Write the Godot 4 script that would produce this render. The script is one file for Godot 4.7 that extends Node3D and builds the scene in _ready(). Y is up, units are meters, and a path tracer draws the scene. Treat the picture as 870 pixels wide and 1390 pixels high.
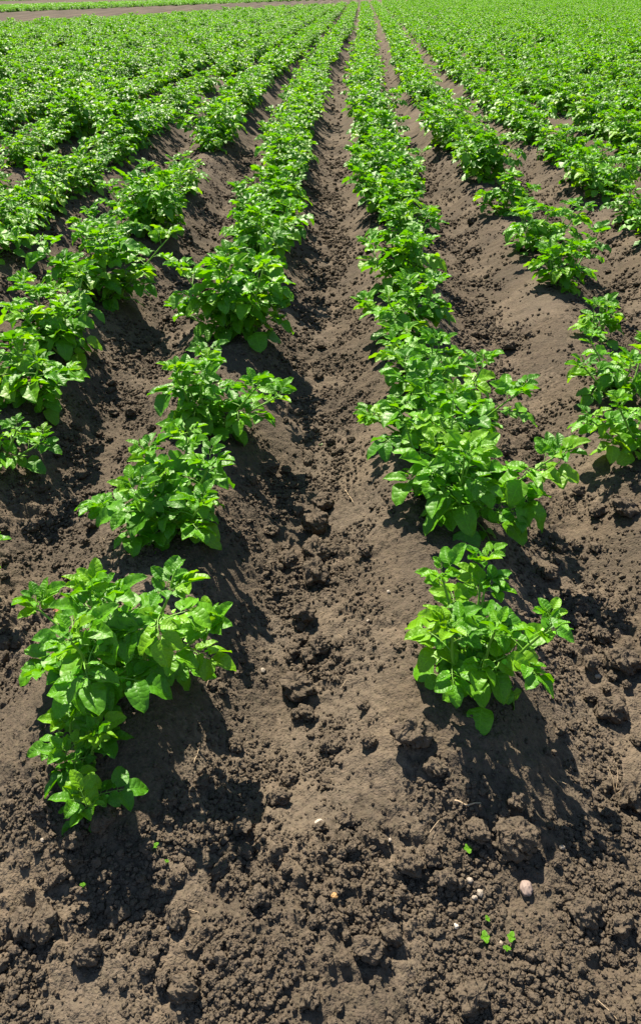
extends Node3D
# A potato field: ridges of dry soil with young potato plants, seen from standing height at the end of the rows.

const CAMERA_HEIGHT := 1.39
const FOCAL := 991.0            # pixels of the 870 x 1390 photograph
const PITCH := 34.06
const YAW := 2.68
const ROW := 0.75               # ridge spacing
const ROW_ZERO := 0.24
const CREST := 0.16

# ------------------------------------------------------------------ mesh collecting
class Shape:
	var p := PackedVector3Array()
	var n := PackedVector3Array()
	var uv := PackedVector2Array()
	var c := PackedColorArray()
	var i := PackedInt32Array()
	func vert(a: Vector3, b: Vector3, t: Vector2, col: Color) -> int:
		p.append(a); n.append(b); uv.append(t); c.append(col)
		return p.size() - 1
	func tri(a: int, b: int, d: int) -> void:      # clockwise seen from the side the normals point to
		var g := (p[d] - p[a]).cross(p[b] - p[a])
		if g.dot(n[a] + n[b] + n[d]) < 0.0:
			i.append(a); i.append(d); i.append(b)
		else:
			i.append(a); i.append(b); i.append(d)
	func add(o: Shape, t: Transform3D, col: Color) -> void:
		var at := p.size()
		for k in o.p.size():
			p.append(t * o.p[k])
			n.append((t.basis * o.n[k]).normalized())
			uv.append(o.uv[k])
			c.append(Color(o.c[k].r * col.r, o.c[k].g * col.g, o.c[k].b * col.b))
		for k in o.i: i.append(at + k)
	func mesh(m: Material) -> ArrayMesh:
		var a := []
		a.resize(Mesh.ARRAY_MAX)
		a[Mesh.ARRAY_VERTEX] = p; a[Mesh.ARRAY_NORMAL] = n; a[Mesh.ARRAY_TEX_UV] = uv; a[Mesh.ARRAY_COLOR] = c; a[Mesh.ARRAY_INDEX] = i
		var out := ArrayMesh.new()
		out.add_surface_from_arrays(Mesh.PRIMITIVE_TRIANGLES, a)
		out.surface_set_material(0, m)
		return out

var rng := RandomNumberGenerator.new()
var view := Basis()
var noise_big := FastNoiseLite.new()
var noise_mid := FastNoiseLite.new()
var noise_clod := FastNoiseLite.new()
var noise_grain := FastNoiseLite.new()
var noise_mask := FastNoiseLite.new()
var noise_row := FastNoiseLite.new()
var soil_mat: StandardMaterial3D
var clod_mat: StandardMaterial3D
var leaf_mat: StandardMaterial3D
var stem_mat: StandardMaterial3D
var counts := {}

func numbered(called: String) -> String:
	var k: int = counts.get(called, 0)
	counts[called] = k + 1
	return called if k == 0 else "%s_%03d" % [called, k]

func tag(o: Node3D, label: String, category: String, group := "", kind := "") -> void:
	o.set_meta("label", label)
	o.set_meta("category", category)
	if group: o.set_meta("group", group)
	if kind: o.set_meta("kind", kind)

func part(called: String, m: Mesh, parent: Node3D, t := Transform3D()) -> MeshInstance3D:
	var o := MeshInstance3D.new()
	o.name = called
	o.mesh = m
	o.transform = t
	parent.add_child(o, true)
	return o

func thing(called: String, m: Mesh, t: Transform3D) -> MeshInstance3D:
	var o := MeshInstance3D.new()
	o.name = numbered(called)
	o.mesh = m
	o.transform = t
	add_child(o, true)
	return o

# ------------------------------------------------------------------ the lie of the land
func row_shift(d: float) -> float:
	if d < 0.5: return 0.0
	var q := (log(d) - 2.565) / 0.65
	return -0.17 * exp(-q * q)

func crest_x(k: int, d: float) -> float:
	return ROW_ZERO + ROW * k + row_shift(d) + 0.022 * noise_row.get_noise_2d(d * 0.6, k * 37.0)

func in_field(x: float, d: float) -> bool:
	return d - 2.83 * x < 62.0

func ridge_only(x: float, d: float) -> Vector2:     # (height of the ridge, how far out of the furrow 0..1)
	var t := (x - ROW_ZERO - row_shift(d) - 0.022 * noise_row.get_noise_2d(d * 0.6, roundf((x - ROW_ZERO) / ROW) * 37.0)) / ROW
	var c := 0.5 + 0.5 * cos(TAU * t)
	var r := c * c * (3.0 - 2.0 * c) * 0.45 + c * 0.55
	return Vector2(r * CREST, r)

func height(x: float, d: float) -> float:
	var rr := ridge_only(x, d)
	var ends := 0.80 + 0.05 * noise_mid.get_noise_2d(x * 40.0, 3.0) + (0.06 if x > -0.15 and x < 0.6 else 0.0)
	var e := smoothstep(ends - 0.22, ends + 0.12, d)
	if x > 0.62: e = maxf(e, smoothstep(0.62, 0.8, x))
	var big := noise_big.get_noise_2d(x, d)
	var h := lerpf(0.055 + 0.02 * big, rr.x, e)
	var open := 1.0 - rr.y * e                                # 1 in the furrow and on the headland
	h += 0.012 * big * (0.5 + 0.5 * open)
	if d > 26.0: return h
	var mask := clampf(0.5 + 1.1 * noise_mask.get_noise_2d(x, d), 0.0, 1.0)
	var rough := 0.12 + 0.42 * mask * mask + 0.46 * open * open * (0.2 + 0.8 * mask)
	h += 0.015 * noise_mid.get_noise_2d(x * 100.0, d * 100.0) * (0.35 + 0.8 * rough)
	if d < 15.0:
		var f := noise_clod.get_noise_2d(x * 100.0, d * 100.0)     # cellular, about -1 at the middle of a clod
		h += 0.013 * rough * clampf(-0.25 - f, -0.15, 0.62) / 0.6
		f = noise_clod.get_noise_2d(x * 270.0 + 31.0, d * 270.0)
		h += 0.0055 * (0.25 + rough) * clampf(-0.25 - f, -0.15, 0.62) / 0.6
		h += 0.0026 * noise_grain.get_noise_2d(x * 100.0, d * 100.0)
	return h

func ray(px: float, py: float) -> Vector3:
	return (view * Vector3((px - 435.0) / FOCAL, -(py - 650.0) / FOCAL, -1.0)).normalized()

func on_ground(px: float, py: float) -> Vector3:    # where the line of sight through a point of the photograph meets the soil
	var r := ray(px, py)
	var t := (CAMERA_HEIGHT - 0.32) / -r.y
	for k in 600:
		var q := Vector3(0, CAMERA_HEIGHT, 0) + r * t
		if q.y < height(q.x, -q.z): return q
		t += 0.004 * maxf(1.0, t * 0.5)
	return Vector3(0, CAMERA_HEIGHT, 0) + r * t

func soil_color(x: float, d: float, up: float) -> Color:
	var a := noise_mask.get_noise_2d(x * 1.7 + 40.0, d * 1.7)
	var b := noise_grain.get_noise_2d(x * 60.0, d * 60.0)
	var crust := smoothstep(0.05, 0.22, noise_mask.get_noise_2d(x * 0.9 - 17.0, d * 0.9) + 0.25 * b)
	var v := 0.112 * (1.0 + 0.2 * a + 0.18 * b + 0.34 * crust)
	return Color(v * (1.0 + 0.02 * b), v * (0.80 - 0.02 * a), v * (0.585 - 0.035 * a))

func patch(s: Shape, x0: float, x1: float, d0: float, d1: float, nx: int, nd: int, power := 1.0) -> void:
	var at := s.p.size()
	var xs := PackedFloat32Array()
	var ds := PackedFloat32Array()
	for i in nx + 1: xs.append(lerpf(x0, x1, float(i) / nx))
	for j in nd + 1: ds.append(d0 + (d1 - d0) * pow(float(j) / nd, power))
	var hs := PackedFloat32Array()
	for j in nd + 1:
		for i in nx + 1: hs.append(height(xs[i], ds[j]))
	var w := nx + 1
	for j in nd + 1:
		var ja := maxi(j - 1, 0)
		var jb := mini(j + 1, nd)
		for i in nx + 1:
			var ia := maxi(i - 1, 0)
			var ib := mini(i + 1, nx)
			var gx := (hs[j * w + ib] - hs[j * w + ia]) / (xs[ib] - xs[ia])
			var gd := (hs[jb * w + i] - hs[ja * w + i]) / (ds[jb] - ds[ja])
			s.p.append(Vector3(xs[i], hs[j * w + i], -ds[j]))
			s.n.append(Vector3(-gx, 1.0, gd).normalized())
			s.uv.append(Vector2(xs[i], ds[j]))
			s.c.append(soil_color(xs[i], ds[j], 1.0))
	for j in nd:
		for i in nx:
			var a := at + j * w + i
			s.i.append(a); s.i.append(a + w); s.i.append(a + 1)
			s.i.append(a + 1); s.i.append(a + w); s.i.append(a + w + 1)

# ------------------------------------------------------------------ plants: leaflets, leaves, plans
var leaflet_fine := []       # Shape per variant
var leaflet_coarse := []
var leaflet_mesh := {}       # "variant/tint" -> mesh
var leaf_specs := []         # Dictionaries
var leaf_mesh := {}          # "spec/tint" -> mesh of the whole leaf
var rachis_mesh := {}
const TINTS := [Color(0.205, 0.56, 0.007), Color(0.15, 0.47, 0.009), Color(0.18, 0.53, 0.006), Color(0.275, 0.62, 0.010), Color(0.115, 0.40, 0.010)]
const STALK := Color(0.15, 0.33, 0.035)

func leaflet(width: float, fold: float, droop: float, wave: float, twist: float, roundness: float, seed_: int, nu: int, nv: int) -> Shape:
	var s := Shape.new()
	var r := RandomNumberGenerator.new()
	r.seed = seed_
	var ph := r.randf() * TAU
	var ph2 := r.randf() * TAU
	var skew := r.randf_range(-0.08, 0.08)
	var at := func(u: float, v: float) -> Vector3:
		var f := pow(sin(PI * pow(clampf(u, 0.0, 1.0), 0.74 - 0.03 * roundness)), 0.56 - 0.08 * roundness)
		f *= 1.0 - 0.14 * (1.0 - roundness) * u
		var hw := 0.5 * width * f
		var side := v * hw * (1.0 + 0.02 * sin(u * 15.0 + ph + v))
		var y := fold * absf(v) * hw * 1.3 - 0.22 * fold * v * v * hw
		y += wave * v * v * sin(u * 11.0 + ph + (2.0 if v > 0 else 0.0)) * (0.3 + u)
		y += wave * 0.7 * sin(u * 6.0 + ph2) * (1 - absf(v)) * u
		y -= droop * u * u
		y += twist * v * hw * u
		y += 0.014 * absf(sin(u * 12.0 - absf(v) * 3.0 + ph)) * absf(v) * (1.6 - absf(v))
		y += 0.008 * sin(u * 17.0 + v * 7.0 + ph2) * absf(v)
		return Vector3(side + skew * u * u, y, -u * (1.0 - 0.25 * droop * u))
	for a in nu + 1:
		var u := pow(float(a) / nu, 0.9)
		for b in nv + 1:
			var v := -1.0 + 2.0 * b / nv
			var q: Vector3 = at.call(u, v)
			var uu := clampf(u, 0.03, 0.95)
			var vv := clampf(v, -0.97, 0.97)
			var du: Vector3 = at.call(uu + 0.02, vv) - at.call(uu - 0.02, vv)
			var dv: Vector3 = at.call(uu, vv + 0.03) - at.call(uu, vv - 0.03)
			var nn := dv.cross(du)
			if nn.y < 0.0: nn = -nn
			s.vert(q, nn.normalized(), Vector2(0.5 + 0.5 * v, u), Color.WHITE)
	for a in nu:
		for b in nv:
			var k := a * (nv + 1) + b
			s.tri(k, k + 1, k + nv + 1)
			s.tri(k + 1, k + nv + 2, k + nv + 1)
	return s

func tube(s: Shape, pts: Array, r0: float, r1: float, sides: int, col: Color) -> void:
	var at := s.p.size()
	for k in pts.size():
		var dir: Vector3 = (pts[mini(k + 1, pts.size() - 1)] - pts[maxi(k - 1, 0)]).normalized()
		var a := dir.cross(Vector3(0.31, 0.2, 0.93)).normalized()
		var b := dir.cross(a)
		var rr := lerpf(r0, r1, float(k) / (pts.size() - 1))
		for m in sides:
			var o := a * cos(TAU * m / sides) + b * sin(TAU * m / sides)
			s.vert(pts[k] + o * rr, o, Vector2(0.5, 0.02), col)
	for k in pts.size() - 1:
		for m in sides:
			var q := at + k * sides + m
			var q2 := at + k * sides + (m + 1) % sides
			s.tri(q, q2, q + sides)
			s.tri(q2, q2 + sides, q + sides)

func make_leaf_spec(kind: int, r: RandomNumberGenerator) -> Dictionary:
	# a leaf leaves the stem along -z; kind 0 low round leaf, 1 full compound leaf, 2 young leaf near the tip
	var e0 := deg_to_rad([r.randf_range(-5, 20), r.randf_range(25, 50), r.randf_range(48, 76)][kind])
	var e1 := deg_to_rad([r.randf_range(-50, -15), r.randf_range(-42, -5), r.randf_range(-5, 35)][kind])
	var length: float = [r.randf_range(0.05, 0.085), r.randf_range(0.072, 0.10), r.randf_range(0.032, 0.05)][kind]
	var big: float = [r.randf_range(0.074, 0.09), r.randf_range(0.066, 0.086), r.randf_range(0.042, 0.058)][kind]
	var pts := [Vector3.ZERO]
	var dirs := []
	var steps := 8
	var bend := r.randf_range(-0.5, 0.5)
	for k in steps:
		var e := lerpf(e0, e1, (k + 0.5) / steps)
		var az := bend * k / steps
		var d := Vector3(sin(az) * cos(e), sin(e), -cos(az) * cos(e))
		dirs.append(d)
		pts.append(pts[-1] + d * length / steps)
	var rach := Shape.new()
	tube(rach, pts, 0.0017 if kind != 2 else 0.0011, 0.0009, 4, STALK)
	var leaflets := []
	var put := func(s: float, side: float, size: float, variant: int) -> void:
		var f := s * steps
		var k := mini(int(f), steps - 1)
		var o: Vector3 = pts[k].lerp(pts[k + 1], f - k)
		var fw: Vector3 = dirs[k]
		var right := fw.cross(Vector3.UP).normalized()
		var up := right.cross(fw).normalized()
		up = (up + Vector3.UP * 0.35).normalized()
		var turn := side * deg_to_rad(r.randf_range(52, 74))
		var dir := (fw * cos(turn) + right * sin(turn)).normalized()
		if side == 0.0: dir = fw
		dir = (dir + Vector3(0, r.randf_range(-0.12, 0.30) if kind != 0 else r.randf_range(-0.2, 0.1), 0)).normalized()
		up = (up - dir * up.dot(dir)).normalized()
		up = up.rotated(dir, r.randf_range(-0.35, 0.35) + side * 0.18)
		var b := Basis(dir.cross(up), up, -dir).orthonormalized()
		var stalk := 0.006 if side != 0.0 else 0.0
		var foot := o + dir * stalk
		if side != 0.0 and size > 0.02: tube(rach, [o, foot + dir * 0.004], 0.0009, 0.0007, 3, STALK)
		leaflets.append({"t": Transform3D(b * Basis.from_scale(Vector3.ONE * size), foot), "v": variant, "small": size < 0.022})
	var pick := func() -> int:
		return [6 + r.randi() % 2, r.randi() % 5, 3 + r.randi() % 3][kind]
	put.call(1.0, 0.0, big, pick.call())
	var pairs: Array = [[[0.62, 0.55]], [[0.84, 0.86], [0.58, 0.74], [0.34, 0.5]], [[0.8, 0.85], [0.5, 0.66]]][kind]
	if kind == 0 and r.randf() < 0.4: pairs = []
	if kind == 1 and r.randf() < 0.4: pairs = pairs.slice(0, 2)
	for pr in pairs:
		for side in [-1.0, 1.0]:
			if r.randf() < 0.94:
				put.call(pr[0] + r.randf_range(-0.05, 0.05), side, big * pr[1] * r.randf_range(0.85, 1.1), pick.call())
	if kind == 1:
		for s in [0.46, 0.71]:
			for side in [-1.0, 1.0]: put.call(s, side, big * r.randf_range(0.18, 0.27), r.randi() % 5)
	for l in leaflets:
		if l.small: rach.add(leaflet_coarse[l.v], l.t, TINTS[1])
	return {"rachis": rach, "leaflets": leaflets.filter(func(l): return not l.small), "kind": kind}

func make_plan(r: RandomNumberGenerator, wide: float, tall: float, stems: int, arms := []) -> Dictionary:
	# where the stems run and where each leaf sits
	var plan := {"stems": [], "leaves": []}
	var scale := clampf(pow(wide / 0.40, 0.5), 0.72, 1.12)
	var list := []
	var spin := r.randf() * TAU
	for k in stems:
		var az := spin + TAU * k / stems + r.randf_range(-0.4, 0.4)
		var lean := r.randf_range(0.10, 0.62) if k > 0 else r.randf_range(0.0, 0.15)
		list.append([az, lean * clampf(wide / tall / 1.1, 0.6, 1.3), tall * r.randf_range(0.72, 1.0)])
	for a in arms: list.append([a[0], a[1], a[2]])
	for st in list:
		var out := Vector3(sin(st[0]), 0, -cos(st[0]))
		var at := Vector3(r.randf_range(-0.018, 0.018), -0.03, r.randf_range(-0.018, 0.018)) + out * 0.012
		var pts := [at]
		var n := 7
		var curve := r.randf_range(-0.25, 0.15)
		var len: float = (st[2] + 0.03) / maxf(0.55, cos(st[1])) * 0.92
		for k in n:
			var ln: float = st[1] * (1.0 + curve * (float(k) / n - 0.3))
			at += (Vector3.UP * cos(ln) + out * sin(ln)) * len / n
			pts.append(at + Vector3(r.randf_range(-0.003, 0.003), 0, r.randf_range(-0.003, 0.003)))
		plan.stems.append(pts)
		var az0: float = st[0] + r.randf_range(-0.6, 0.6)
		var nodes := clampi(int(len / 0.034), 4, 9)
		for k in nodes:
			var f := lerpf(0.27, 0.97, float(k) / (nodes - 1))
			var q := f * n
			var i := mini(int(q), n - 1)
			var o: Vector3 = pts[i].lerp(pts[i + 1], q - i)
			var az := az0 + k * 2.4 + r.randf_range(-0.35, 0.35)
			var kind := 0 if f < 0.30 else (1 if f < 0.80 else 2)
			if f > 0.6 and f < 0.85 and r.randf() < 0.3: kind = 1
			var sz := scale * (r.randf_range(0.75, 1.0) if kind == 0 else (r.randf_range(0.85, 1.12) * (1.0 - 0.35 * maxf(0.0, f - 0.55)) if kind == 1 else r.randf_range(0.85, 1.15)))
			plan.leaves.append(leaf_at(r, o, az, kind, sz, f))
		for k in 3:
			plan.leaves.append(leaf_at(r, pts[n], az0 + k * 2.1 + r.randf(), 2, scale * r.randf_range(0.6, 1.0), 1.0))
	return plan

func leaf_at(r: RandomNumberGenerator, o: Vector3, az: float, kind: int, sz: float, f: float) -> Dictionary:
	var of_kind := leaf_specs.filter(func(q): return q.kind == kind)
	var spec: Dictionary = of_kind[r.randi() % of_kind.size()]
	var b := Basis(Vector3.UP, -az) * Basis(Vector3.BACK, r.randf_range(-0.22, 0.22)) * Basis(Vector3.RIGHT, r.randf_range(-0.18, 0.18))
	var tint := r.randi() % 5
	return {"t": Transform3D(b * Basis.from_scale(Vector3.ONE * sz), o), "spec": spec.id, "tint": tint}

func get_leaflet(v: int, tint: int) -> Mesh:
	var key := v * 10 + tint
	if not leaflet_mesh.has(key):
		var s := Shape.new()
		s.add(leaflet_fine[v], Transform3D(), TINTS[tint])
		leaflet_mesh[key] = s.mesh(leaf_mat)
	return leaflet_mesh[key]

func whole_leaf(id: int, tint: int, coarse := true) -> Shape:
	var s := Shape.new()
	s.add(leaf_specs[id].rachis, Transform3D(), Color.WHITE)
	for l in leaf_specs[id].leaflets: s.add((leaflet_coarse if coarse else leaflet_fine)[l.v], l.t, TINTS[tint])
	return s

func get_leaf(id: int, tint: int) -> Mesh:
	var key := id * 10 + tint
	if not leaf_mesh.has(key): leaf_mesh[key] = whole_leaf(id, tint).mesh(leaf_mat)
	return leaf_mesh[key]

func get_rachis(id: int) -> Mesh:
	if not rachis_mesh.has(id): rachis_mesh[id] = leaf_specs[id].rachis.mesh(stem_mat)
	return rachis_mesh[id]

func plant(plan: Dictionary, at: Vector3, turn: float, size: float, near: bool, label: String, group: String) -> Node3D:
	var o := Node3D.new()
	o.name = numbered("potato_plant")
	add_child(o, true)
	o.transform = Transform3D(Basis(Vector3.UP, turn) * Basis.from_scale(Vector3.ONE * size), at)
	tag(o, label, "potato plant", group)
	if not plan.has("stem_meshes"):
		plan.stem_meshes = []
		for pts in plan.stems:
			var s := Shape.new()
			tube(s, pts, 0.0052, 0.0022, 6, STALK)
			plan.stem_meshes.append(s.mesh(stem_mat))
	for m in plan.stem_meshes: part("stem", m, o)
	for l in plan.leaves:
		if near:
			var lf := part("leaf", get_rachis(l.spec), o, l.t)
			for q in leaf_specs[l.spec].leaflets: part("leaflet", get_leaflet(q.v, l.tint), lf, q.t)
		else:
			part("leaf", get_leaf(l.spec, l.tint), o, l.t)
	return o

func plant_shape(plan: Dictionary, coarse: Array, keep: float) -> Shape:     # one plant as a single mesh, for the mass of far plants
	var s := Shape.new()
	for pts in plan.stems: tube(s, [pts[0], pts[3], pts[7]], 0.005, 0.002, 3, STALK)
	for l in plan.leaves:
		for q in leaf_specs[l.spec].leaflets: s.add(coarse[q.v], l.t * q.t, TINTS[l.tint])
	return s

# ------------------------------------------------------------------ soil lumps
func lump(seed_: int, rough: float, fine: int) -> Shape:
	var s := Shape.new()
	var nz := FastNoiseLite.new()
	nz.seed = seed_
	nz.frequency = 0.75
	nz.fractal_octaves = 4
	var cell := FastNoiseLite.new()
	cell.seed = seed_ + 9
	cell.noise_type = FastNoiseLite.TYPE_CELLULAR
	cell.frequency = 1.3
	var nu := fine
	var nv := fine * 2
	var stretch := Vector3(1.0, 0.72, 0.82)
	var at := func(a: float, b: float) -> Vector3:
		var q := Vector3(sin(a) * cos(b), cos(a), sin(a) * sin(b))
		var k := 0.5 * (1.0 + rough * nz.get_noise_3dv(q * 1.3) + rough * 0.45 * -cell.get_noise_3dv(q * 1.9) - rough * 0.2)
		if fine > 10: k += 0.05 * nz.get_noise_3dv(q * 9.0)
		q *= k
		q.y = maxf(q.y, -0.2)
		return q * stretch
	for i in nu + 1:
		for j in nv + 1:
			var a := clampf(PI * i / nu, 0.02, PI - 0.02)
			var b := TAU * (j % nv) / nv
			var q: Vector3 = at.call(PI * i / nu, b)
			var e := 0.5 / fine
			var n: Vector3 = (at.call(a + e, b) - at.call(a - e, b)).cross(at.call(a, b + e) - at.call(a, b - e))
			if n.length() < 1e-9: n = q
			if n.dot(q) < 0.0: n = -n
			var v := 0.122 * (1.0 + 0.2 * nz.get_noise_3dv(q * 14.0))
			s.vert(q, n.normalized(), Vector2(float(j) / nv, float(i) / nu), Color(v, v * 0.80, v * 0.59))
	for i in nu:
		for j in nv:
			var k := i * (nv + 1) + j
			s.tri(k, k + 1, k + nv + 1)
			s.tri(k + 1, k + nv + 2, k + nv + 1)
	return s

func noise_tex(freq: float, octaves: int, low: float, high: float, seed_: int, cellular := false) -> NoiseTexture2D:
	var n := FastNoiseLite.new()
	n.seed = seed_
	n.frequency = freq
	n.fractal_octaves = octaves
	if cellular: n.noise_type = FastNoiseLite.TYPE_CELLULAR
	var t := NoiseTexture2D.new()
	t.width = 1024; t.height = 1024
	t.seamless = true
	t.noise = n
	var g := Gradient.new()
	g.set_color(0, Color(low, low, low)); g.set_color(1, Color(high, high, high))
	t.color_ramp = g
	return t

func leaf_images() -> Array:
	# veins and the blistered skin between them
	var w := 128
	var h := 256
	var col := Image.create(w, h, false, Image.FORMAT_RGB8)
	var rel := Image.create(w, h, false, Image.FORMAT_RGB8)
	var n := FastNoiseLite.new()
	n.seed = 5
	n.frequency = 0.05
	n.fractal_octaves = 3
	for y in h:
		for x in w:
			var v := 2.0 * (x + 0.5) / w - 1.0
			var u := (y + 0.5) / h
			var a := absf(v)
			var mid := clampf(1.0 - a / 0.055, 0.0, 1.0)
			var q := (u - 0.26 * a * (1.0 - 0.5 * a)) * 5.5 + (0.5 if v > 0.0 else 0.0)
			var fr := absf(q - floorf(q) - 0.5) * 2.0            # 1 on a side vein
			var vein := clampf((fr - 0.86) / 0.14, 0.0, 1.0) * (1.0 - 0.6 * a)
			var line := maxf(mid, vein * 0.8)
			var nn := n.get_noise_2d(x, y)
			var k := 0.88 + 0.10 * nn
			col.set_pixel(x, y, Color(k - 0.03 + 0.15 * line, k - 0.02 + 0.14 * line, k + 0.06 * line))
			var hh := 0.75 * sin(clampf((1.0 - fr) * 1.2, 0.0, 1.0) * PI * 0.5) * (1.0 - 0.3 * a) * (1.0 - mid) + 0.22 * nn
			hh = clampf(hh, 0.0, 1.0)
			rel.set_pixel(x, y, Color(hh, hh, hh))
	return [ImageTexture.create_from_image(col), ImageTexture.create_from_image(rel)]

func set_noise(n: FastNoiseLite, seed_: int, freq: float, octaves: int) -> void:
	n.seed = seed_
	n.noise_type = FastNoiseLite.TYPE_SIMPLEX_SMOOTH
	n.frequency = freq
	n.fractal_octaves = octaves
	if octaves < 2: n.fractal_type = FastNoiseLite.FRACTAL_NONE

func _ready() -> void:
	rng.seed = 7
	# ---------------- camera
	var cam := Camera3D.new()
	cam.name = "camera"
	cam.projection = Camera3D.PROJECTION_FRUSTUM
	cam.near = 0.05
	cam.far = 3000.0
	cam.size = cam.near * 1390.0 / FOCAL
	cam.frustum_offset = Vector2(0.0, -cam.near * 45.0 / FOCAL)   # the caption strip below the photograph moves its middle down
	cam.position = Vector3(0, CAMERA_HEIGHT, 0)
	cam.rotation_degrees = Vector3(-PITCH, YAW, 0)
	add_child(cam)
	cam.current = true
	view = cam.transform.basis
	# ---------------- sky, sun, exposure
	var env := Environment.new()
	env.background_mode = Environment.BG_SKY
	var sky := Sky.new()
	var sm := ProceduralSkyMaterial.new()
	sm.sky_top_color = Color(0.36, 0.45, 0.58)
	sm.sky_horizon_color = Color(0.80, 0.82, 0.84)
	sm.sky_curve = 0.13
	sm.ground_bottom_color = Color(0.22, 0.20, 0.15)
	sm.ground_horizon_color = Color(0.45, 0.52, 0.42)
	sky.sky_material = sm
	env.sky = sky
	env.background_energy_multiplier = 0.7
	env.tonemap_mode = Environment.TONE_MAPPER_LINEAR
	env.tonemap_exposure = 2.6
	env.sdfgi_enabled = true
	env.ssao_enabled = true
	env.ssil_enabled = true
	var we := WorldEnvironment.new()
	we.name = "world_environment"
	we.environment = env
	add_child(we)
	var sun := DirectionalLight3D.new()
	sun.name = "sun"
	sun.light_energy = 1.6
	sun.light_color = Color(1.0, 0.955, 0.88)
	sun.light_angular_distance = 0.5
	sun.shadow_enabled = true
	sun.rotation_degrees = Vector3(-50, 180 + 23, 0)
	add_child(sun)
	# ---------------- noises and materials
	set_noise(noise_big, 11, 1.6, 2)
	set_noise(noise_mid, 12, 0.13, 3)
	set_noise(noise_grain, 13, 0.9, 2)
	set_noise(noise_mask, 14, 2.2, 2)
	set_noise(noise_row, 15, 0.6, 1)
	noise_clod.seed = 16
	noise_clod.noise_type = FastNoiseLite.TYPE_CELLULAR
	noise_clod.frequency = 0.34
	noise_clod.cellular_return_type = FastNoiseLite.RETURN_DISTANCE
	noise_clod.fractal_type = FastNoiseLite.FRACTAL_NONE
	noise_clod.domain_warp_enabled = true
	noise_clod.domain_warp_amplitude = 1.2
	noise_clod.domain_warp_frequency = 0.3
	noise_clod.domain_warp_fractal_type = FastNoiseLite.DOMAIN_WARP_FRACTAL_NONE

	soil_mat = StandardMaterial3D.new()
	soil_mat.resource_name = "soil"
	soil_mat.vertex_color_use_as_albedo = true
	soil_mat.albedo_texture = noise_tex(0.03, 5, 0.72, 1.0, 3)
	soil_mat.uv1_triplanar = true
	soil_mat.uv1_world_triplanar = true
	soil_mat.uv1_scale = Vector3(3.1, 3.1, 3.1)
	soil_mat.roughness = 0.95
	soil_mat.metallic_specular = 0.25
	soil_mat.heightmap_enabled = true
	soil_mat.heightmap_texture = noise_tex(0.045, 5, 0.0, 1.0, 4)
	soil_mat.heightmap_scale = 0.45
	clod_mat = soil_mat.duplicate()
	clod_mat.resource_name = "soil_clod"
	var tex := leaf_images()
	leaf_mat = StandardMaterial3D.new()
	leaf_mat.resource_name = "potato_leaf"
	leaf_mat.vertex_color_use_as_albedo = true
	leaf_mat.albedo_texture = tex[0]
	leaf_mat.heightmap_enabled = true
	leaf_mat.heightmap_texture = tex[1]
	leaf_mat.heightmap_scale = 0.075
	leaf_mat.roughness = 0.47
	leaf_mat.metallic_specular = 0.54
	leaf_mat.backlight_enabled = true
	leaf_mat.backlight = Color(1.0, 0.95, 0.4)
	leaf_mat.cull_mode = BaseMaterial3D.CULL_DISABLED
	stem_mat = StandardMaterial3D.new()
	stem_mat.resource_name = "potato_stem"
	stem_mat.vertex_color_use_as_albedo = true
	stem_mat.roughness = 0.5
	stem_mat.backlight_enabled = true
	stem_mat.backlight = Color(0.3, 0.3, 0.1)

	# ---------------- the ground, one sheet to the horizon
	var g := Shape.new()
	patch(g, -1.5, 1.6, 0.05, 3.2, 600, 610)
	patch(g, -4.0, 4.1, 3.19, 8.5, 640, 420)
	patch(g, -12.0, 13.0, 8.48, 26.0, 620, 220)
	patch(g, -60.0, 62.0, 25.9, 110.0, 1200, 34, 1.6)
	patch(g, -4.0, -1.49, -4.0, 3.22, 150, 300)
	patch(g, 1.59, 4.1, -4.0, 3.22, 150, 300)
	patch(g, -1.51, 1.61, -4.0, 0.06, 150, 150)
	patch(g, -12.0, -3.98, -4.0, 8.5, 130, 90)
	patch(g, 4.08, 13.0, -4.0, 8.5, 130, 90)
	patch(g, -60.0, -11.9, -30.0, 26.0, 160, 20)
	patch(g, 12.9, 62.0, -30.0, 26.0, 160, 20)
	patch(g, -12.0, 13.0, -30.0, -3.98, 100, 20)
	var at0 := g.p.size()
	for q in [[-2000, -200], [2000, -200], [-2000, 2500], [2000, 2500]]:
		g.vert(Vector3(q[0], -0.06, -q[1]), Vector3.UP, Vector2.ZERO, Color(0.13, 0.104, 0.082))
	g.tri(at0, at0 + 1, at0 + 2)
	g.tri(at0 + 1, at0 + 3, at0 + 2)
	var ground := MeshInstance3D.new()
	ground.name = "ground"
	ground.mesh = g.mesh(soil_mat)
	ground.set_meta("kind", "structure")
	ground.set_meta("label", "ridged grey-brown soil of the potato field")
	add_child(ground)
	print("ground ", g.p.size(), " ", Time.get_ticks_msec())

	make_leaf_library()
	make_plants()
	print("plants ", Time.get_ticks_msec())
	make_soil_pieces()
	make_small_things()
	print("done ", Time.get_ticks_msec())

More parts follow.
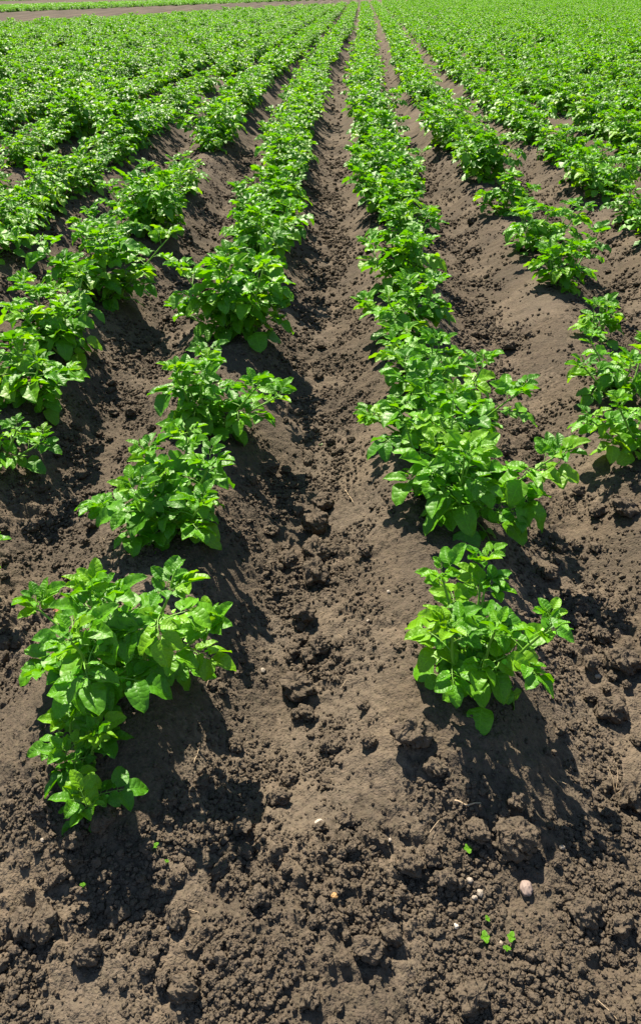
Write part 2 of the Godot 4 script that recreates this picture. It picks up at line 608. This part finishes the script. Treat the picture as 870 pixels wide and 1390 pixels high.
func make_leaf_library() -> void:
	# width, fold, droop, wave, twist, roundness
	var kinds := [[0.70, 0.26, 0.30, 0.040, 0.15, 0.45], [0.76, 0.34, 0.20, 0.045, -0.25, 0.6], [0.68, 0.20, 0.46, 0.042, 0.3, 0.4], [0.66, 0.50, 0.16, 0.035, -0.2, 0.35],
		[0.72, 0.40, 0.36, 0.050, 0.35, 0.5], [0.64, 0.62, 0.10, 0.03, 0.1, 0.3], [0.86, 0.12, 0.22, 0.040, 0.15, 0.95], [0.82, 0.20, 0.36, 0.045, -0.25, 0.85]]
	for k in kinds.size():
		var q: Array = kinds[k]
		leaflet_fine.append(leaflet(q[0], q[1], q[2], q[3], q[4], q[5], 50 + k, 9, 6))
		leaflet_coarse.append(leaflet(q[0], q[1], q[2], q[3], q[4], q[5], 50 + k, 4, 2))
	var r := RandomNumberGenerator.new()
	r.seed = 21
	for kind in 3:
		for k in [5, 9, 6][kind]:
			var s := make_leaf_spec(kind, r)
			s.id = leaf_specs.size()
			leaf_specs.append(s)

func make_plants() -> void:
	var r := RandomNumberGenerator.new()
	r.seed = 5
	var ROWS := {
		-1: "the ridge ending in a small low plant", 0: "the ridge ending in a lone compact bush"}
	var ORDER := ["", "next", "second", "third", "fourth", "fifth", "sixth", "seventh", "eighth", "ninth", "tenth", "eleventh", "twelfth"]
	for k in range(1, 13):
		ROWS[k] = "the %s ridge past the lone-bush ridge" % ORDER[k]
		ROWS[-1 - k] = "the %s ridge past the small-plant ridge" % ORDER[k]
	# base in the photograph (x, y), width in metres, height, stems, arms [azimuth, lean, height], label
	var named := [
		[-1, 118, 1034, 0.19, 0.10, 3, [[2.6, 0.9, 0.05]], "small low potato plant with few round leaves at the very end of its ridge"],
		[-1, 180, 925, 0.38, 0.32, 4, [[-1.25, 0.88, 0.15], [-1.9, 0.95, 0.08], [1.5, 0.8, 0.15]], "big sprawling potato plant behind the small low one, a long shoot reaching out sideways"],
		[-1, 245, 718, 0.38, 0.25, 6, [[-1.6, 0.95, 0.10]], "flat middling potato plant next after the big sprawling one in its ridge"],
		[-1, 278, 578, 0.36, 0.26, 6, [[1.4, 1.05, 0.14]], "gappy potato plant with one thin shoot stretched over the furrow"],
		[-1, 330, 452, 0.52, 0.42, 8, [[-1.7, 1.0, 0.12], [1.7, 0.9, 0.12]], "dense dome-shaped potato bush with bare soil before its foot"],
		[-1, 352, 362, 0.46, 0.36, 7, [], "full potato bush crowded against the dense dome-shaped one"],
		[-1, 366, 300, 0.48, 0.34, 6, [], ""],
		[0, 645, 928, 0.28, 0.29, 5, [[0.2, 0.5, 0.24]], "lone compact potato bush at the end of its ridge, round lower leaves"],
		[0, 632, 695, 0.42, 0.28, 6, [[1.75, 1.1, 0.09]], "leafy potato plant behind the lone compact bush, a shoot hanging over the furrow"],
		[0, 598, 600, 0.42, 0.26, 5, [[-1.5, 1.05, 0.10]], "potato plant with a shoot drooping down the smooth lit flank of its ridge"],
		[0, 580, 520, 0.38, 0.22, 5, [], "low potato plant in the dip of the closed part of its ridge"],
		[0, 562, 452, 0.40, 0.26, 6, [[-1.4, 1.0, 0.12]], ""],
		[0, 555, 392, 0.42, 0.28, 6, [], ""],
		[0, 542, 345, 0.40, 0.29, 6, [], ""],
		[0, 532, 300, 0.34, 0.26, 5, [[1.7, 1.1, 0.08]], ""],
		[0, 516, 255, 0.46, 0.34, 7, [], "round thick potato bush with soil showing on both sides of it"],
		[1, 868, 612, 0.30, 0.20, 4, [[-1.5, 0.9, 0.12]], "sparse potato plant with big flat leaves over a hollow in the ridge"],
		[1, 852, 540, 0.30, 0.22, 4, [[-1.6, 0.8, 0.14]], "potato plant just behind the sparse one with big flat leaves"],
		[1, 815, 455, 0.28, 0.16, 4, [], "short potato plant standing before a longer leafy clump of its ridge"],
		[1, 765, 390, 0.40, 0.24, 6, [], "potato plant at the near foot of a long leafy clump"],
		[1, 735, 342, 0.44, 0.27, 6, [], ""],
		[1, 694, 288, 0.40, 0.24, 5, [[-1.5, 0.9, 0.10]], ""],
		[1, 645, 226, 0.22, 0.14, 2, [], "small stunted potato plant in a gap of its ridge"],
		[-2, 18, 612, 0.26, 0.16, 3, [[1.5, 1.0, 0.08]], "low potato plant with small leaves at the shaded foot of a bush"],
		[-2, 48, 540, 0.40, 0.26, 5, [[1.6, 0.9, 0.12]], "potato plant with large drooping leaves on the flank of its ridge"],
		[-2, 100, 474, 0.44, 0.30, 6, [], ""],
		[-2, 155, 402, 0.50, 0.34, 7, [[1.5, 0.9, 0.13]], ""],
		[-2, 165, 350, 0.40, 0.28, 5, [], ""],
		[-2, 222, 318, 0.50, 0.38, 8, [], "tall thick potato bush with pale undersides beside a bare soil gap"],
		[-2, -75, 770, 0.34, 0.22, 4, [[1.3, 1.0, 0.10]], "potato plant reaching a single leaf in from beside the bare ridge"],
	]
	var near_group := "potato plants in rows"
	var taken := []
	var used := 0
	for a in named:
		var rr := RandomNumberGenerator.new()
		rr.seed = 100 + used
		var rv := ray(a[1], a[2])
		var t := (CAMERA_HEIGHT - CREST) / -rv.y
		var q := Vector3(0, CAMERA_HEIGHT, 0) + rv * t
		var d := -q.z
		var x := lerpf(q.x, crest_x(a[0], d), 0.4)
		var plan := make_plan(rr, a[3], a[4], a[5], a[6])
		var label: String = a[7]
		if label == "": label = "leafy potato plant farther along %s" % ROWS[a[0]]
		plant(plan, Vector3(x, height(x, d) - 0.008, -d), 0.0, 1.0, true, label, near_group)
		taken.append([a[0], d])
		used += 1
	# the rest of the rows, nearest first
	var plans := []
	for k in 12:
		var rr := RandomNumberGenerator.new()
		rr.seed = 300 + k
		plans.append(make_plan(rr, rr.randf_range(0.40, 0.52), rr.randf_range(0.25, 0.36), 6 + k % 2))
	var start := {-1: 4.0, 0: 4.85, 1: 5.9, -2: 3.9, 2: 0.4, -3: 0.4}
	var spots := []
	for k in range(-110, 120):
		var d: float = start.get(k, -1.5) + r.randf() * 0.3 if start.has(k) else -1.5 + r.randf() * 0.3
		while d < 165.0:
			var step := r.randf_range(0.27, 0.36)
			var x := crest_x(k, d) + r.randf_range(-0.03, 0.03)
			if absf(x) > 8.0 + d * 0.75: d += maxf(step, (absf(x) - 8.0) / 0.75 - d - 0.5); continue
			if not in_field(x, d): break
			var vigour := noise_row.get_noise_2d(d * 1.1 + 50.0, k * 53.0)
			if r.randf() < 0.965 and vigour > -0.5: spots.append([x, d, k, r.randf_range(0.74, 1.0) * (1.0 + 0.3 * vigour), r.randf() * TAU, r.randi()])
			d += step
	spots.sort_custom(func(a, b): return a[1] < b[1])
	var mass := []
	for s in spots:
		var p := Vector3(s[0], 0, -s[1])
		var to := view.inverse() * (p - Vector3(0, CAMERA_HEIGHT - 0.35, 0))
		var z := -to.z
		var seen := z > 0.3 and absf(to.x / z) < 0.439 + 0.16 / z and to.y / z < 0.7 and to.y / z > -0.77
		if seen and used < 300:
			var label: String
			var look := "small gappy" if s[3] < 0.84 else ("large bushy" if s[3] > 1.05 else "leafy")
			if s[2] in ROWS: label = "%s potato plant farther along %s" % [look, ROWS[s[2]]]
			else: label = "%s potato plant in the outermost crowded ridges" % look
			p.y = height(s[0], s[1]) - 0.008
			plant(plans[s[5] % plans.size()], p, s[4], s[3], s[1] < 4.2, label, near_group)
			used += 1
		else:
			mass.append(s)
	print("plants in all ", spots.size(), " single ", used)
	# the mass of plants beyond
	var tiny := []
	for k in leaflet_coarse.size(): tiny.append(leaflet_coarse[k])
	for v in 6:
		var mine := mass.filter(func(s): return s[5] % 6 == v)
		var mm := MultiMesh.new()
		mm.transform_format = MultiMesh.TRANSFORM_3D
		mm.mesh = plant_shape(plans[v], tiny, 1.0).mesh(leaf_mat)
		mm.instance_count = mine.size()
		for k in mine.size():
			var s: Array = mine[k]
			mm.set_instance_transform(k, Transform3D(Basis(Vector3.UP, s[4]) * Basis.from_scale(Vector3.ONE * s[3]), Vector3(s[0], height(s[0], s[1]) - 0.01, -s[1])))
		var o := MultiMeshInstance3D.new()
		o.name = numbered("distant_potato_foliage")
		o.multimesh = mm
		add_child(o, true)
		tag(o, "mass of bright green potato rows running away to the far end", "potato crop", "far potato rows", "stuff")
	# the paler crop on the strips beyond the bare soil
	var low := []
	for v in 2:
		var rr := RandomNumberGenerator.new()
		rr.seed = 400 + v
		low.append(make_plan(rr, 0.34, 0.22, 4))
	for v in 2:
		var pos := []
		for k in 30000:
			var d := r.randf_range(24.0, 150.0)
			var x := r.randf_range(-0.75 * d, 0.1 * d)
			var sv := d - 2.83 * x
			if (sv > 104.0 and sv < 122.0) or (sv > 178.0 and sv < 300.0): pos.append(Vector3(x, 0.05, -d))
		var mm := MultiMesh.new()
		mm.transform_format = MultiMesh.TRANSFORM_3D
		mm.mesh = plant_shape(low[v], leaflet_coarse, 1.0).mesh(leaf_mat)
		mm.instance_count = pos.size()
		for k in pos.size():
			mm.set_instance_transform(k, Transform3D(Basis(Vector3.UP, r.randf() * TAU) * Basis.from_scale(Vector3.ONE * r.randf_range(0.9, 1.5)), pos[k]))
		var o := MultiMeshInstance3D.new()
		o.name = numbered("distant_strip_crop")
		o.multimesh = mm
		add_child(o, true)
		tag(o, "pale low crop on the strips beyond the bare soil", "crop", "far strips of crop", "stuff")

func make_soil_pieces() -> void:
	var big := []
	for k in 6: big.append(lump(70 + k, 0.55, 18).mesh(clod_mat))
	var small := []
	for k in 4: small.append(lump(90 + k, 0.6, 6).mesh(clod_mat))
	var r := RandomNumberGenerator.new()
	r.seed = 33
	# clods seen singly: photograph x, y, width in its pixels, where
	var F := "clod of dry soil lying in the furrow between the two ridge ends"
	var E := "clod of dry soil in the furrow behind the lone compact bush"
	var H := "clod of dry soil on the trampled ground before the ridge ends"
	var spots := [
		[429, 748, 40, "largest clod in the furrow between the ridge ends, a straw lying against it"], [429, 709, 33, F], [438, 683, 27, F], [428, 778, 34, F], [392, 760, 24, F], [413, 833, 30, F], [432, 875, 28, F],
		[420, 889, 24, F], [400, 883, 21, F], [407, 868, 17, F], [495, 747, 22, F], [403, 931, 40, F], [415, 965, 22, F], [494, 957, 16, F], [367, 720, 20, F], [432, 510, 15, F], [436, 470, 14, F],
		[845, 692, 32, "round clod alone on the smooth lit flank of the bare ridge"], [743, 776, 25, E], [843, 896, 36, E], [827, 961, 38, E], [857, 1075, 40, "large rounded clod beside a wisp of dry grass"],
		[814, 864, 22, E], [760, 990, 18, E], [784, 828, 14, E], [690, 470, 16, E], [655, 455, 14, E], [640, 300, 14, E], [710, 560, 14, E],
		[560, 993, 46, "broad flat-topped clod below the lone compact bush"], [699, 1132, 52, "biggest pale clod on the trampled ground, casting a dark shadow"], [706, 1152, 27, H],
		[62, 1250, 36, H], [37, 1252, 36, H], [242, 1238, 33, H], [80, 1187, 27, H], [200, 1147, 19, H], [142, 1107, 32, H], [102, 1137, 26, H], [557, 1172, 31, H], [605, 1190, 27, H], [585, 1162, 26, H],
		[645, 1127, 30, H], [530, 1265, 30, H], [350, 1215, 24, H], [300, 1180, 22, H], [440, 1230, 20, H], [500, 1285, 34, H], [790, 1235, 36, H], [840, 1255, 30, H], [590, 1040, 28, H], [330, 1120, 24, H],
		[380, 1080, 26, H], [470, 1110, 22, H], [120, 1290, 34, H], [250, 1340, 36, H], [640, 1350, 40, H], [420, 1350, 30, H], [130, 705, 26, "dark clod on the ridge shoulder behind the big sprawling plant"],
		[700, 1085, 24, H], [500, 1005, 22, H], [450, 1010, 26, H], [320, 1010, 20, H], [275, 1060, 20, H]]
	var zone := func(x: float) -> String:
		if x < -0.28: return "clod of dry soil on the ground before the small low plant"
		if x < 0.06: return "clod of dry soil on the ground before the furrow mouth"
		if x < 0.30: return "clod of dry soil on the ground among the whitish pebbles"
		return "clod of dry soil on the ground beyond the pink-grey pebble"
	var n := 0
	for a in spots:
		if a[3] == H: a[3] = zone.call(on_ground(a[0], a[1]).x)
		clod(big[n % 6], on_ground(a[0], a[1] + a[2] * 0.25), a[2], a[3], r)
		n += 1
	while n < 290:
		var px := r.randf_range(-20, 890)
		var py := r.randf_range(560, 1400)
		var q := on_ground(px, py)
		var d := -q.z
		var e := smoothstep(0.7, 0.95, d)
		var open := 1.0 - ridge_only(q.x, d).y * e
		if r.randf() > open * open * 0.9 + 0.06: continue
		clod(big[n % 6], q, r.randf_range(9, 15) * (1.4 if r.randf() < 0.2 else 1.0), F if d > 1.0 and q.x < 0.24 and q.x > -0.51 else (E if d > 1.0 and q.x > 0.24 else (zone.call(q.x) if d <= 1.0 else "clod of dry soil on the far side of the small-plant ridge")), r)
		n += 1
	# the string of lumps along every furrow bottom, too many to pick apart
	var lumps := []
	for k in range(-16, 17):
		var d := 1.2
		while d < 22.0:
			d += r.randf_range(0.01, 0.05) * (1.0 + d * 0.06)
			var x := crest_x(k, d) + ROW * 0.5 + r.randf_range(-0.07, 0.07) * (1.0 + r.randf())
			if absf(x) > 1.0 + d * 0.55: continue
			var size := 0.012 + 0.034 * pow(r.randf(), 2.2)
			lumps.append(Transform3D(Basis.from_euler(Vector3(r.randf_range(-0.5, 0.5), r.randf() * TAU, r.randf_range(-0.5, 0.5))) * Basis.from_scale(Vector3.ONE * size), Vector3(x, height(x, d) + size * 0.16, -d)))
	var lm := MultiMesh.new()
	lm.transform_format = MultiMesh.TRANSFORM_3D
	lm.mesh = lump(97, 0.6, 9).mesh(clod_mat)
	lm.instance_count = lumps.size()
	for k in lumps.size(): lm.set_instance_transform(k, lumps[k])
	var lo := MultiMeshInstance3D.new()
	lo.name = "furrow_rubble"
	lo.multimesh = lm
	add_child(lo, true)
	tag(lo, "line of small soil lumps along the furrow bottoms", "soil lumps", "", "stuff")
	# crumbs: nobody could count them
	for v in 4:
		var list := []
		var tries := 0
		while list.size() < 36000 and tries < 140000:
			tries += 1
			var d := 0.1 + 7.5 * pow(r.randf(), 1.8)
			var hw := 0.55 + d * 0.52
			var x := r.randf_range(-hw, hw)
			var open := 1.0 - ridge_only(x, d).y * smoothstep(0.7, 0.95, d)
			var m := clampf(0.5 + 1.2 * noise_mask.get_noise_2d(x, d), 0.0, 1.0)
			var m2 := clampf(0.5 + 1.6 * noise_big.get_noise_2d(x * 2.3 + 9.0, d * 2.3), 0.0, 1.0)
			if r.randf() > (0.10 + 0.32 * m + 0.58 * open * open) * lerpf(0.1, 1.0, m2): continue
			var size := 0.0022 + 0.0095 * pow(r.randf(), 2.6) + (0.011 * r.randf() if r.randf() < 0.06 * (0.2 + open) else 0.0)
			size *= 0.75 + 0.5 * m2
			size *= clampf(0.4 + 0.4 * d, 1.0, 2.0)
			list.append(Transform3D(Basis.from_euler(Vector3(r.randf_range(-0.6, 0.6), r.randf() * TAU, r.randf_range(-0.6, 0.6))) * Basis.from_scale(Vector3(1, r.randf_range(0.8, 1.25), 1) * size), Vector3(x, height(x, d) + size * 0.16, -d)))
		var mm := MultiMesh.new()
		mm.transform_format = MultiMesh.TRANSFORM_3D
		mm.mesh = small[v]
		mm.instance_count = list.size()
		for k in list.size(): mm.set_instance_transform(k, list[k])
		var o := MultiMeshInstance3D.new()
		o.name = numbered("soil_crumbs")
		o.multimesh = mm
		add_child(o, true)
		tag(o, "fine crumbs of dry soil strewn over the ridges and furrows", "soil crumbs", "crumbs on the soil", "stuff")

func clod(m: Mesh, q: Vector3, px: float, label: String, r: RandomNumberGenerator) -> void:
	var z := -(view.inverse() * (q - Vector3(0, CAMERA_HEIGHT, 0))).z
	var size := px / FOCAL * z * 1.14
	var b := Basis.from_euler(Vector3(r.randf_range(-0.25, 0.25), r.randf() * TAU, r.randf_range(-0.25, 0.25))) * Basis.from_scale(Vector3(r.randf_range(0.9, 1.1), r.randf_range(0.85, 1.15), r.randf_range(0.9, 1.1)) * size)
	var o := thing("soil_clod", m, Transform3D(b, Vector3(q.x, height(q.x, -q.z) + size * 0.24, q.z)))
	tag(o, label, "soil clod", "soil clods" if label.begins_with("clod of") else "")

func plain_mat(called: String, c: Color, rough: float) -> StandardMaterial3D:
	var m := StandardMaterial3D.new()
	m.resource_name = called
	m.albedo_color = c.linear_to_srgb()
	m.roughness = rough
	return m

func make_small_things() -> void:
	var r := RandomNumberGenerator.new()
	r.seed = 77
	var white := Color(0.25, 0.21, 0.165)
	var stones := [[713, 1209, 22, Color(0.22, 0.165, 0.14), "pink-grey pebble, the largest on the trampled ground"], [651, 1214, 11, white, ""], [637, 1197, 10, white, ""], [644, 1220, 9, white, ""], [619, 1259, 10, Color(0.44, 0.40, 0.34), ""],
		[597, 1246, 7, white, ""], [678, 1284, 10, white, ""], [762, 1152, 8, white, ""], [536, 1218, 9, Color(0.33, 0.18, 0.08), "small orange-brown pebble beside a large soil clod"], [454, 1218, 10, Color(0.34, 0.19, 0.07), "orange pebble lying alone on crumbly soil"],
		[529, 1142, 6, white, ""], [433, 1120, 14, Color(0.36, 0.30, 0.25), "pale grey pebble below the furrow mouth"], [535, 1234, 7, white, ""], [793, 1170, 6, white, ""], [230, 1261, 9, white, ""], [59, 1142, 7, white, ""], [500, 845, 6, white, ""], [445, 790, 5, white, ""],
		[357, 912, 8, white, ""], [527, 805, 6, white, ""], [810, 920, 9, white, ""]]
	for a in stones:
		var s := Shape.new()
		var base := lump(int(a[0]), 0.25, 9)
		for k in base.c.size(): base.c[k] = Color.WHITE
		s.add(base, Transform3D(), Color.WHITE)
		var q := on_ground(a[0], a[1])
		var z := -(view.inverse() * (q - Vector3(0, CAMERA_HEIGHT, 0))).z
		var size: float = a[2] / FOCAL * z
		var o := thing("pebble", s.mesh(plain_mat("pebble_stone", a[3], 0.7)), Transform3D(Basis(Vector3.UP, r.randf() * TAU) * Basis.from_scale(Vector3.ONE * size), q + Vector3(0, size * 0.12 + 0.003, 0)))
		if a[4]: tag(o, a[4], "pebble")
		else: tag(o, "small whitish pebble half sunk in the soil", "pebble", "whitish pebbles")
	# seedlings of weeds: two or four small oval leaves
	for a in [[634, 1157, 14], [657, 1277, 15], [692, 1277, 14], [686, 1292, 10], [660, 1252, 8], [212, 1153, 10], [88, 1105, 13], [104, 1077, 9], [115, 1206, 8], [228, 1174, 6], [181, 1072, 9]]:
		var q := on_ground(a[0], a[1])
		var z := -(view.inverse() * (q - Vector3(0, CAMERA_HEIGHT, 0))).z
		var size: float = a[2] / FOCAL * z * 0.6
		var o := Node3D.new()
		o.name = numbered("weed_seedling")
		add_child(o, true)
		o.transform = Transform3D(Basis(Vector3.UP, r.randf() * TAU), q + Vector3(0, 0.003, 0))
		tag(o, "tiny green weed seedling sprouting from bare soil", "weed", "weed seedlings")
		var s := Shape.new()
		tube(s, [Vector3(0, -0.008, 0), Vector3(0.0005, 0.003, 0), Vector3(0, 0.010, 0)], 0.0007, 0.0005, 4, STALK)
		part("stem", s.mesh(stem_mat), o)
		for k in 4:
			var b := Basis(Vector3.UP, k * PI / 2 + 0.2) * Basis(Vector3.RIGHT, 0.35 if k % 2 else 0.15) * Basis.from_scale(Vector3.ONE * size * (1.0 if k % 2 else 0.75))
			part("leaf", get_leaflet(6, 0), o, Transform3D(b, Vector3(0, 0.010, 0)))
	# straws and twigs
	var straw := plain_mat("dry_straw", Color(0.36, 0.27, 0.17), 0.8)
	for a in [[[616, 1090], [632, 1096], [652, 1093], 0.0022, "bent pale twig lying before the lone compact bush"], [[272, 1018], [268, 1028], [264, 1038], 0.0013, "short dry straw lying near the small low plant"], [[409, 752], [424, 741], [437, 732], 0.0018, "straw lying across the largest furrow clod"],
			[[468, 668], [474, 676], [479, 684], 0.0016, "thin dark straw on the lit flank of the furrow"]]:
		var pts := []
		for k in 3: pts.append(on_ground(a[k][0], a[k][1]) + Vector3(0, 0.008, 0))
		var c := Curve3D.new()
		for p in pts: c.add_point(p - pts[1])
		var fine := []
		for k in 9: fine.append(c.sample_baked(c.get_baked_length() * k / 8.0) + Vector3(0, 0.002 * sin(k * 1.3), 0))
		var s := Shape.new()
		tube(s, fine, a[3], a[3] * 0.6, 5, Color.WHITE)
		tag(thing("dry_twig", s.mesh(straw), Transform3D(Basis(), pts[1])), a[4], "twig")
	for k in 16:
		var q := on_ground(r.randf_range(20, 860), r.randf_range(640, 1380))
		var along := Vector3(r.randf_range(-1, 1), 0.1, r.randf_range(-1, 1)).normalized() * r.randf_range(0.006, 0.020)
		var s := Shape.new()
		tube(s, [-along, along * 0.1 + Vector3(0, 0.002, 0), along], 0.0009, 0.0006, 4, Color.WHITE)
		tag(thing("straw_bit", s.mesh(straw), Transform3D(Basis(), q + Vector3(0, 0.007, 0))), "short bit of dry straw on bare soil", "straw", "bits of straw")
	var tuft := Node3D.new()
	tuft.name = "dry_grass_wisp"
	add_child(tuft, true)
	var foot := on_ground(835, 1078)
	tuft.position = foot
	tag(tuft, "wisp of dry yellow grass beside a large rounded clod", "dry grass")
	for k in 5:
		var aim := Vector3(r.randf_range(-0.05, 0.03), r.randf_range(0.015, 0.05), r.randf_range(-0.05, 0.02))
		var s := Shape.new()
		tube(s, [Vector3(0, -0.003, 0), aim * 0.5 + Vector3(0, 0.008, 0), aim], 0.0009, 0.0004, 4, Color.WHITE)
		part("blade", s.mesh(straw), tuft)
	# one fallen brown leaf and a torn green scrap
	var dead := Shape.new()
	dead.add(leaflet(0.55, 0.35, 0.15, 0.05, 0.2, 0.4, 3, 8, 6), Transform3D(), Color(0.30, 0.095, 0.03))
	var dead_mat := leaf_mat.duplicate() as StandardMaterial3D
	dead_mat.backlight = Color(0.25, 0.15, 0.08)
	dead_mat.roughness = 0.7
	var q1 := on_ground(78, 832)
	tag(thing("fallen_leaf", dead.mesh(dead_mat), Transform3D(Basis(Vector3.UP, 1.2) * Basis.from_scale(Vector3.ONE * 0.028), q1 + Vector3(0.012, 0.005, 0))), "curled orange-brown fallen leaf beside the big sprawling plant", "leaf")
	var scrap := Shape.new()
	scrap.add(leaflet(0.7, 0.2, 0.2, 0.05, 0.1, 0.6, 4, 8, 6), Transform3D(), Color(0.30, 0.46, 0.14))
	tag(thing("leaf_scrap", scrap.mesh(leaf_mat), Transform3D(Basis(Vector3.UP, 0.4) * Basis.from_scale(Vector3.ONE * 0.022), on_ground(436, 606) + Vector3(0, 0.006, 0))), "pale green leaf scrap lying in the furrow", "leaf")
